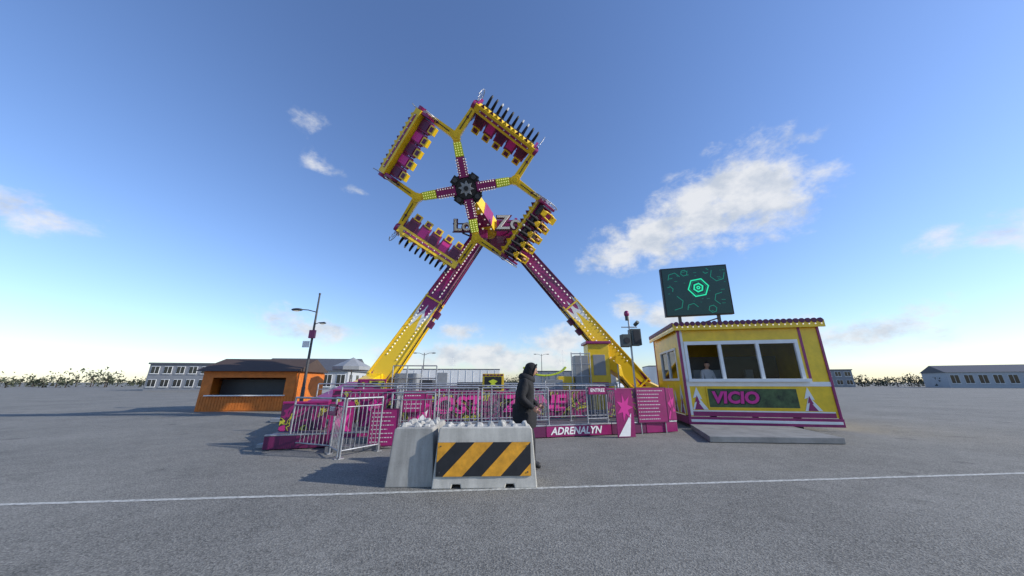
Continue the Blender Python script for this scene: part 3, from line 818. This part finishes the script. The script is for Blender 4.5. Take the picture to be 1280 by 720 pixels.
b.bx(0.02, W_, -.02, -.002, 1.32, 1.46, 1)
b.bx(.13, W_ - .1, -.014, -.002, .38, .52, 0); b.bx(.13, W_ - .1, -.016, -.002, .522, .56, 1)
b.bx(3.72, 3.80, -.012, -.002, 1.5, zt, 0)
b.bx(-.05, W_ + .05, -.05, .0, .12, .36, 0); b.bx(-.05, -.01, .0, D_, .12, .36, 0)
b.bx(0.02, W_, -.06, -.052, .20, .28, 1)
b.obj('trim', booth, [MAG, WHT], .006)
b = B(MB)
b.bx(1.34, 2.36, .02, .03, 1.56, 2.70, 0); b.bx(2.50, 3.52, .03, .04, 1.56, 2.70, 0)
b.bx(.02, .03, .60, 1.6, 1.58, 2.58, 0); b.bx(.03, .04, 1.68, 2.66, 1.58, 2.58, 0)
glass = bpy.data.materials.new('pane'); glass.use_nodes = True
pp = glass.node_tree.nodes['Principled BSDF']; pp.inputs['Base Color'].default_value = (.6, .65, .66, 1); pp.inputs['Roughness'].default_value = .02
pp.inputs['Transmission Weight'].default_value = 1.; pp.inputs['IOR'].default_value = 1.2; pp.inputs['Specular IOR Level'].default_value = 1.
b.obj('glazing', booth, [glass])
b = B(MB)
fl = [(0, 0), (.16, .55), (.05, .50), (.20, 1.0), (.34, .45), (.26, .48), (.50, .0)]
b.prism([(p[0] * .95 + .14, p[1] * .72) for p in fl], .004, 0, T(0, -.006, .58) @ RX90)
b.prism([(p[0] * .55 + .2, p[1] * .45) for p in fl], .004, 1, T(0, -.0115, .58) @ RX90)
b.prism([(p[0] * .95 + 3.4, p[1] * .72) for p in fl], .004, 0, T(0, -.006, .58) @ RX90)
b.prism([(p[0] * .55 + 3.48, p[1] * .45) for p in fl], .004, 1, T(0, -.0115, .58) @ RX90)
Ms = Matrix(((0, 0, -1, -.006), (1, 0, 0, 0), (0, 1, 0, .42), (0, 0, 0, 1)))
for y0, sc_ in ((.3, 1.0), (1.1, .8), (1.9, 1.0), (2.8, .7)):
    b.prism([(p[0] * 1.2 * sc_ + y0, p[1] * .95 * sc_) for p in fl], .004, 0, Ms)
    b.prism([(p[0] * .7 * sc_ + y0 + .1, p[1] * .6 * sc_) for p in fl], .004, 1, T(-.0055, 0, 0) @ Ms)
b.bx(.62, 3.3, -.03, -.003, .62, 1.28, 2); b.bx(.66, 3.26, -.036, -.031, .66, 1.24, 3)
b.obj('artwork', booth, [WHT, MAG, YEL, mat('green_art', (.05, .09, .03), .5, var=.8, scale=4)])
text('booth_lettering', 'VICIO', .50, MB @ T(1.45, -.046, .95), PINK, booth, .005, .02, .12, 1.05)
text('booth_lettering_shadow', 'VICIO', .50, MB @ T(1.47, -.039, .94), BLK, booth, .002, .045, .12, 1.05)
b = B(MB)
for x in (.9, 3.4):
    for y in (.5, 3.2): b.bx(x - .08, x + .08, y - .08, y + .08, 0, .38, 0)
b.bx(.5, 3.8, 1.7, 1.76, .44, 2.4, 1)
b.bx(.3, 3.5, .10, .5, 1.38, 1.44, 2)
for x in (.8, 1.5, 2.6): b.bx(x, x + .25, 1.5, 1.65, 1.45, 1.9, 2)
b.obj('interior', booth, [DGR, mat('interior_board', (.10, .09, .08), .7), GRY])
JS = dict(pel=(0, 0, .90), sp=(.0, 0, 1.08), ch=(.03, 0, 1.30), nk=(.05, 0, 1.45), hd=(.07, 0, 1.52),
          sR=(.03, -.17, 1.36), eR=(.08, -.22, 1.10), wR=(.28, -.16, 1.05), sL=(.03, .17, 1.36), eL=(.08, .22, 1.10), wL=(.28, .14, 1.05),
          hR=(0, -.09, .85), kR=(.02, -.10, .47), aR=(0, -.10, .09), tR=(.15, -.11, .04), hL=(0, .09, .85), kL=(.02, .10, .47), aL=(0, .10, .09), tL=(.15, .11, .04))
person('ticket_seller', JS, {}, MB @ T(.95, .62, .44) @ RZ(-80), [mat('pale_top', (.55, .52, .5), .8), TROU, SKIN, SHOB, EYEW, SKIND, HAIR],
       (.10, 0, 1.60), RYm(10), hair=True)

b = B()
q = [(5.75, 11.15), (8.6, 10.6), (8.1, 8.5), (4.95, 8.75)]
b.add([(x, y, .01) for x, y in q] + [(x, y, .15) for x, y in q], [(0, 1, 2, 3), (7, 6, 5, 4)] + [(k, (k + 1) % 4, 4 + (k + 1) % 4, 4 + k) for k in range(4)])
b.obj('wooden_ramp', None, [mat('ramp_boards', (.24, .24, .23), .8, var=.3, scale=2, bump=.3)], .012)

# ================================================================ LED SCREEN
sa = V((2.42, -.5, .06)).normalized(); tilt = RXm(4)
MS = Matrix((sa, V((0, 0, 1)).cross(sa).normalized(), V((0, 0, 1)))).transposed().to_4x4(); MS.translation = V((7.3, 12.25, 4.93)); MS = MS @ tilt
scr = group('led_screen', M=MS)
SCRM = mat('screen_face', (.006, .02, .025), .35, var=.3, scale=2, emit=(.006, .035, .040), es=.5)
HEXG = mat('screen_green', (.0, .2, .1), .4, emit=(.02, .75, .38), es=1.0)
HEXD = mat('screen_teal', (.0, .05, .04), .4, emit=(.01, .28, .20), es=.6)
b = B(MS)
b.bx(-1.22, 1.22, -.06, .14, -.99, .99, 0); b.bx(-1.17, 1.17, -.066, -.062, -.94, .94, 1)
for x in (-.7, .7):
    b.bx(x - .05, x + .05, .0, .1, -1.6, -.99, 2)
b.beam((-.7, .05, -1.5), (.7, .05, -1.1), .05, .05, 2)
for x in (-.6, 0, .6): b.box((x, .2, 0), (.4, .12, 1.5), 2)
b.obj('cabinet', scr, [BLK, SCRM, DGR], .008)
b = B(MS)
def hexring(cx, cz, r, wd, m, a0=0, arcs=range(6), y=-.0685):
    for k in arcs:
        t0 = rad(a0 + 60 * k); t1 = rad(a0 + 60 * (k + 1))
        P = [(cx + rr * math.cos(t), y, cz + rr * math.sin(t)) for rr, t in ((r - wd, t0), (r, t0), (r, t1), (r - wd, t1))]
        b.add(P, [(0, 1, 2, 3)], m)
hexring(.1, .12, .40, .05, 0, 8); hexring(.1, .12, .31, .025, 1, 8); hexring(.1, .12, .20, .06, 0, 20)
hexring(.1, .12, .08, .05, 0, 0)
for cx, cz, r, arcs in ((-.75, .55, .25, (0, 1, 2)), (-.8, -.45, .3, (0, 5, 4)), (.85, .6, .28, (2, 3, 4, 5)), (.85, -.35, .25, (1, 2, 3)), (-.2, -.7, .22, (0, 1, 2)), (.5, -.75, .16, range(6)), (-.35, .75, .14, range(6)), (-.95, .1, .14, (0, 1, 5)), (.45, .78, .12, (0, 3, 4))):
    hexring(cx, cz, r, .03, 1, 15, arcs)
rnd = random.Random(2)
for i in range(34):
    x, z = rnd.uniform(-1.1, 1.05), rnd.uniform(-.88, .85); l = rnd.uniform(.03, .16)
    b.add([(x, -.0672 - .00002 * i, z), (x + l, -.0672 - .00002 * i, z), (x + l, -.0672 - .00002 * i, z + .014), (x, -.0672 - .00002 * i, z + .014)], [(0, 1, 2, 3)], 1)
b.obj('screen_graphics', scr, [HEXG, HEXD])

# ================================================================ SPEAKER POLE
SPM = T(4.42, 12, 0); g = group('speaker_pole', M=SPM); b = B(SPM)
b.tube((0, 0, 0), (0, 0, 3.9), .035, 0, 8)
for a in range(3):
    t = a * 2.1; b.tube((0, 0, .9), (.5 * math.cos(t), .5 * math.sin(t), .02), .018, 0, 6)
b.bx(-.02, .34, -.2, .15, 2.75, 3.35, 1); b.bx(-.36, -.05, -.2, .12, 2.70, 3.15, 1); b.bx(.05, .3, -.215, -.202, 2.8, 3.3, 2)
b.tube((.17, -.22, 2.95), (.17, -.202, 2.95), .1, 2, 14); b.tube((-.2, -.215, 2.92), (-.2, -.202, 2.92), .11, 2, 14)
b.bx(-.30, .30, -.02, .02, 3.42, 3.46, 0)
b.sphere((-.05, 0, 3.95), (.10, .10, .13), 3, 10, 8); b.tube((-.05, 0, 3.7), (-.05, 0, 3.86), .07, 1, 10)
b.tube((.18, -.1, 3.5), (.25, -.25, 3.6), .07, 1, 10)
b.obj('pole_and_speakers', g, [STL, mat('speaker_case', (.06, .075, .07), .6), BLK, MAG], .01)

# ================================================================ STREET LAMPS
def lamp(M, h, style=0):
    g = group('street_lamp', M=M); b = B(M)
    b.tube((0, 0, 0), (0, 0, 1.2), .10, 0, 12, .09); b.tube((0, 0, 1.2), (0, 0, h), .075, 0, 10, .045)
    b.tube((0, 0, h), (0, 0, h + .08), .06, 0, 8)
    if style == 0:
        b.path([(0, 0, h - 1.05), (-.5, 0, h - .92), (-1.3, 0, h - .86)], .03, 0)
        b.path([(0, 0, h - 1.75), (.25, 0, h - 1.65), (.55, 0, h - 1.63)], .022, 0)
        for x, z, s in ((-1.15, h - .90, 1.), (.45, h - 1.68, .6)):
            b.sphere((x, 0, z), (.34 * s, .14 * s, .09 * s), 0, 12, 8); b.sphere((x, 0, z - .05), (.22 * s, .1 * s, .06 * s), 1, 10, 6)
        b.bx(-.16, .16, -.12, .02, h * .60, h * .60 + .45, 2); b.bx(-.45, -.09, -.06, -.02, h * .52, h * .52 + .35, 3)
    else:
        for s in (-1, 1):
            b.path([(0, 0, h - .2), (s * .6, 0, h + .05), (s * 1.1, 0, h + .08)], .03, 0)
            b.sphere((s * 1.2, 0, h + .06), (.3, .12, .07), 0, 10, 6)
    b.obj('column', g, [DGR, BULB, MAG, WHT])
lamp(T(-11.2, 18, 0), 6.35)
lamp(T(-11.3, 42, 0), 5.0, 1); lamp(T(5.6, 62, 0), 6.5, 1)

# ================================================================ SURROUNDINGS
def stall(name, M, w_, d_, h_, wall, roofm):
    g = group(name, M=M); b = B(M)
    k = int(w_ / .14)
    b.bx(0, w_, .02, .08, 0, h_ * .38, 0); b.bx(0, w_, .02, .08, h_ * .84, h_, 0)
    b.bx(0, .5, .02, .08, h_ * .38, h_ * .84, 0); b.bx(w_ - .5, w_, .02, .08, h_ * .38, h_ * .84, 0)
    b.bx(0, .06, .082, d_, 0, h_, 0); b.bx(w_ - .06, w_, .082, d_, 0, h_, 0); b.bx(.062, w_ - .062, d_ - .06, d_, 0, h_, 0)
    for i in range(k): b.bx(w_ * i / k + .01, w_ * (i + 1) / k - .01, 0, .019, .05, h_ * .37, 0)
    for i in range(int(d_ / .16)): b.bx(w_ + .001, w_ + .02, i * .16 + .1, i * .16 + .24, .05, h_ - .02, 0)
    b.bx(.4, w_ - .4, -.2, .1, h_ * .38, h_ * .38 + .05, 2)
    b.bx(.3, w_ - .3, 1.0, 1.06, .0, h_ * .8, 3)
    b.add([(-.2, -.35, h_ + .01), (w_ + .2, -.35, h_ + .01), (w_ + .2, d_ / 2, h_ + .75), (-.2, d_ / 2, h_ + .75), (w_ + .2, d_ + .2, h_ + .01), (-.2, d_ + .2, h_ + .01)],
          [(0, 1, 2, 3), (3, 2, 4, 5), (1, 4, 2), (0, 3, 5), (0, 5, 4, 1)], 1)
    b.obj('cabin', g, [wall, roofm, WHT, DGR], 0)
stall('wooden_stall', T(-16.2, 17.4, 0) @ RZ(6), 4.6, 3.2, 2.0, ORG, BRN)

def trailer(M, L, h, body, stripe):
    g = group('box_trailer', M=M); b = B(M)
    b.bx(0, L, 0, 2.4, .75, h, 0); b.bx(.1, L - .1, .1, 2.3, .55, .748, 2)
    b.bx(.02, L - .02, -.012, -.002, .9, 1.15, 1); b.bx(-.01, L + .01, -.02, 2.42, h + .002, h + .06, 2)
    for i in range(int(L / .6)): b.bx(.3 + i * .6, .33 + i * .6, -.02, -.002, 1.2, h - .05, 0)
    for x in (1.0, L - 2.2, L - 1.1):
        for y in (.0, 2.15): b.tube((x, y, .42), (x, y + .25, .42), .42, 2, 18); b.tube((x, y - .005, .42), (x, y + .255, .42), .2, 3, 12)
    b.bx(L * .4, L * .4 + .8, -.03, -.004, 1.0, h - .25, 3)
    b.obj('body', g, [body, stripe, DGR, GRY], .01)
trailer(T(-9.5, 27, 0) @ RZ(4), 8.5, 2.45, WHT, MAG)
trailer(T(1.0, 27.5, 0) @ RZ(-3), 7.5, 2.3, mat('trailer_grey', (.30, .31, .33), .5), YEL)
trailer(T(10.4, 25, 0) @ RZ(-10), 7.5, 2.6, WHT, MAG)

def building(name, M, w_, d_, h_, wall, roofm, floors, nb, pitched=True):
    g = group(name, M=M); b = B(M)
    b.bx(0, w_, 0, d_, 0, h_, 0)
    if pitched:
        b.add([(-.3, -.3, h_ + .01), (w_ + .3, -.3, h_ + .01), (w_ + .3, d_ / 2, h_ + 2.0), (-.3, d_ / 2, h_ + 2.0), (w_ + .3, d_ + .3, h_ + .01), (-.3, d_ + .3, h_ + .01)],
              [(0, 1, 2, 3), (3, 2, 4, 5), (1, 4, 2), (0, 3, 5), (0, 5, 4, 1)], 1)
    else: b.bx(-.2, w_ + .2, -.2, d_ + .2, h_ + .002, h_ + .3, 1)
    fh = h_ / floors
    for f in range(floors):
        for i in range(nb):
            x0 = w_ * (i + .2) / nb; x1 = w_ * (i + .8) / nb; z0 = f * fh + fh * .3; z1 = f * fh + fh * .82
            b.bx(x0 - .06, x1 + .06, -.05, -.002, z0 - .06, z1 + .06, 3); b.bx(x0, x1, -.07, -.052, z0, z1, 2)
            b.bx((x0 + x1) / 2 - .03, (x0 + x1) / 2 + .03, -.085, -.071, z0, z1, 3)
            b.bx(x0 - .1, x1 + .1, -.15, -.052, z0 - .14, z0 - .065, 3)
        for i in range(max(1, nb // 2)):
            y0 = d_ * (i + .25) / (nb // 2 or 1); y1 = y0 + d_ * .4 / (nb // 2 or 1); z0 = f * fh + fh * .3; z1 = f * fh + fh * .82
            b.bx(w_ + .002, w_ + .03, y0, y1, z0, z1, 2)
    b.obj('shell', g, [wall, roofm, GLS, WHT], 0)
LW = mat('light_render', (.42, .43, .44), .8); SL = mat('slate_roof', (.09, .095, .11), .7); GW = mat('grey_cladding', (.22, .23, .25), .6)
building('waterfront_building', T(-36, 46, 0) @ RZ(8), 12.5, 9, 3.0, LW, SL, 1, 7)
building('waterfront_building', T(-66, 60, 0) @ RZ(10), 20, 10, 4.6, GW, SL, 2, 10, False)
building('waterfront_building', T(-30, 185, 0), 18, 9, 3.4, GW, SL, 1, 8)
building('waterfront_building', T(22, 190, 0) @ RZ(-6), 20, 9, 3.6, LW, SL, 1, 8)
building('waterfront_building', T(80, 110, 0) @ RZ(-18), 26, 12, 5, GW, SL, 2, 11, False)
building('waterfront_building', T(118, 90, 0) @ RZ(-30), 22, 12, 4, LW, SL, 1, 9)

def parasol(M, h, r):
    g = group('parasol', M=M); b = B(M)
    b.tube((0, 0, 0), (0, 0, h), .04, 0, 8); b.box((0, 0, .05), (.6, .6, .1), 0)
    for k in range(8):
        a0, a1 = k * math.pi / 4, (k + 1) * math.pi / 4
        b.add([(0, 0, h), (r * math.cos(a0), r * math.sin(a0), h - .55), (r * math.cos(a1), r * math.sin(a1), h - .55),
               (r * math.cos(a0), r * math.sin(a0), h - .75), (r * math.cos(a1), r * math.sin(a1), h - .75)], [(0, 1, 2), (1, 2, 4, 3)], 1)
    b.obj('canopy', g, [STL, GRY])
parasol(T(-9.7, 20, 0), 2.9, 1.1)

# one continuous distant belt of trees and scrub
rnd = random.Random(11); b = B()
N_ = 260
for i in range(N_):
    a = rad(-76 + 152 * i / (N_ - 1) + rnd.uniform(-.4, .4)); D = rnd.uniform(150, 210); x, y = D * math.sin(a), D * math.cos(a)
    h = rnd.uniform(2.2, 4.2) + (rnd.uniform(1.0, 3.0) if rnd.random() < .25 else 0)
    b.tube((x, y, 0), (x, y, h * .6), .2, 2, 4, .08)
    for k in range(2):
        t = rnd.uniform(0, 6.28); b.tube((x, y, h * .3), (x + math.cos(t) * h * .3, y + math.sin(t) * h * .2, h * .75), .09, 2, 4, .03)
    wd_ = rnd.uniform(.7, 1.3)
    for k in range(110):
        t = rnd.uniform(0, 6.28); ph = rnd.uniform(-1, 1); rr = rnd.random() ** .45 * (1 + .25 * math.sin(3 * t + i))
        px = x + math.cos(t) * rr * h * wd_ * math.sqrt(1 - ph * ph * .8); py = y + math.sin(t) * rr * h * .4; pz = h * .48 + ph * h * .48 * rr
        s = rnd.uniform(.25, .65); q = [V((rnd.uniform(-s, s), rnd.uniform(-s, s), rnd.uniform(-s, s))) for _ in range(3)]
        b.add([(px + v.x, py + v.y, max(.1, pz + v.z)) for v in q], [(0, 1, 2)], rnd.choice((0, 0, 1)))
b.obj('distant_trees', None, [mat('foliage_dark', (.045, .055, .032), .9), mat('foliage_light', (.085, .095, .055), .9), mat('bark', (.06, .045, .035), .9)])
for x, y, h in ((14, 90, 10), (24, 92, 11), (29, 94, 9), (-18, 100, 9), (52, 90, 10)):
    g = group('sailing_boat', (x, y, 0))
    b = B(T(x, y, 0)); b.tube((0, 0, 0), (0, 0, h), .06, 0, 6, .03); b.tube((-.8, 0, h * .7), (.8, 0, h * .7), .02, 0, 4)
    b.tube((0, 0, h), (-3, 0, .8), .01, 0, 4); b.tube((0, 0, h), (3, 0, .8), .01, 0, 4); b.obj('mast', g, [WHT])
    b = B(T(x, y, 0)); b.add([(-3.4, -.2, 1.0), (3.6, 0, 1.1), (3.0, -.9, .1), (-2.8, -.9, .1), (3.0, .9, .1), (-2.8, .9, .1), (-3.4, .2, 1.0)], [(0, 1, 2, 3), (6, 1, 4, 5), (3, 2, 4, 5), (0, 1, 6), (0, 3, 5, 6)])
    b.bx(-1, 1, -.5, .5, 1.0, 1.5, 0); b.obj('hull', g, [WHT], .05)

# ================================================================ WORLD
SUN_EL, SUN_ROT = 26.5, 101.
wd = bpy.data.worlds.new('World'); sc.world = wd; wd.use_nodes = True; nt = wd.node_tree; nt.nodes.clear()
out = nt.nodes.new('ShaderNodeOutputWorld'); bg = nt.nodes.new('ShaderNodeBackground'); bg.inputs[1].default_value = .14
sky = nt.nodes.new('ShaderNodeTexSky'); sky.sky_type = 'NISHITA'; sky.sun_disc = False
sky.sun_elevation = rad(SUN_EL); sky.sun_rotation = rad(SUN_ROT); sky.air_density = 1.2; sky.dust_density = .3; sky.ozone_density = 1.5
shs = nt.nodes.new('ShaderNodeMix'); shs.data_type = 'RGBA'; shs.blend_type = 'MULTIPLY'; shs.inputs[0].default_value = 1.
shs.inputs[7].default_value = (.92, 1.06, 1.42, 1); nt.links.new(sky.outputs[0], shs.inputs[6])
tc = nt.nodes.new('ShaderNodeTexCoord'); sp = nt.nodes.new('ShaderNodeSeparateXYZ'); nt.links.new(tc.outputs['Generated'], sp.inputs[0])
m_ = lambda *a, **k: nt_math(nt, *a, **k)
az = m_('MULTIPLY', m_('ARCTAN2', sp.outputs[0], sp.outputs[1]), 57.2958)
el = m_('MULTIPLY', m_('ARCSINE', sp.outputs[2]), 57.2958)
blobs = [(26, 23.5, 7, 3.8, 1.2), (19, 20.6, 5.5, 2.6, 1.1), (33, 25.5, 7, 4.8, 1.35), (40, 26, 7, 5.5, 1.3), (20.5, 11.8, 3.6, 2.4, 1.0), (27, 10.5, 5, 2.2, 1.0), (8, 7, 6.5, 2.8, .95),
         (-8.5, 8.5, 6, 2.2, .75), (-4, 4, 22, 2.8, 1.0), (-37, 37.5, 5.5, 2.6, .40), (-36, 31.5, 6, 3.0, .36), (-29, 29.8, 3.5, 1.2, .34), (-33, 8, 9, 3.2, .7), (-64, 16, 10, 3, .7), (62, 14, 10, 3, .8), (42, 6, 16, 3, .8)]
acc = -1.5
for a, e, s1, s2, amp in blobs:
    dx = m_('DIVIDE', m_('SUBTRACT', az, a), s1); dy = m_('DIVIDE', m_('SUBTRACT', el, e), s2)
    d = m_('SQRT', m_('ADD', m_('MULTIPLY', dx, dx), m_('MULTIPLY', dy, dy)))
    acc = m_('MAXIMUM', acc, m_('SUBTRACT', amp, d))
mp = nt.nodes.new('ShaderNodeMapping'); mp.inputs['Scale'].default_value = (1, 1, 1.5); nt.links.new(tc.outputs['Generated'], mp.inputs[0])
def wn(s, d, r, dist=0.):
    q = nt.nodes.new('ShaderNodeTexNoise'); q.inputs['Scale'].default_value = s; q.inputs['Detail'].default_value = d; q.inputs['Roughness'].default_value = r
    q.inputs['Distortion'].default_value = dist; nt.links.new(mp.outputs[0], q.inputs['Vector']); return q.outputs['Fac']
n1 = wn(11, 9, .62, .15); n2 = wn(13, 6, .6)
acc = m_('ADD', acc, m_('MULTIPLY', m_('SUBTRACT', n1, .5), 2.8))
mr = nt.nodes.new('ShaderNodeMapRange'); mr.interpolation_type = 'SMOOTHSTEP'; mr.inputs[1].default_value = -.15; mr.inputs[2].default_value = .8
mr.inputs[3].default_value = 0; mr.inputs[4].default_value = .92; nt.links.new(acc, mr.inputs[0])
cr = nt.nodes.new('ShaderNodeValToRGB'); cr.color_ramp.elements[0].position = .33; cr.color_ramp.elements[1].position = .56
cr.color_ramp.elements[0].color = (4.2, 4.6, 5.2, 1); cr.color_ramp.elements[1].color = (6.0, 6.1, 6.25, 1); nt.links.new(n2, cr.inputs[0])
mx = nt.nodes.new('ShaderNodeMix'); mx.data_type = 'RGBA'
nt.links.new(mr.outputs[0], mx.inputs[0]); nt.links.new(shs.outputs[2], mx.inputs[6]); nt.links.new(cr.outputs[0], mx.inputs[7])
nt.links.new(mx.outputs[2], bg.inputs[0]); nt.links.new(bg.outputs[0], out.inputs[0])

sl = bpy.data.lights.new('sun', 'SUN'); sl.energy = 4.7; sl.angle = rad(.5); sl.color = (1, .95, .87)
so = bpy.data.objects.new('sun', sl); sc.collection.objects.link(so)
sd = V((math.cos(rad(SUN_EL)) * math.sin(rad(SUN_ROT)), math.cos(rad(SUN_EL)) * math.cos(rad(SUN_ROT)), math.sin(rad(SUN_EL))))
so.rotation_euler = sd.to_track_quat('Z', 'Y').to_euler()

# ================================================================ CAMERA
cd = bpy.data.cameras.new('camera'); cd.sensor_width = 36; cd.lens = 11.25; cd.clip_end = 6000; cd.clip_start = .05
co = bpy.data.objects.new('camera', cd); sc.collection.objects.link(co); co.location = (0, 0, 1.45); co.rotation_euler = (rad(106.4), 0, 0)
sc.camera = co
sc.view_settings.view_transform = 'Standard'; sc.view_settings.look = 'None'; sc.view_settings.exposure = 0
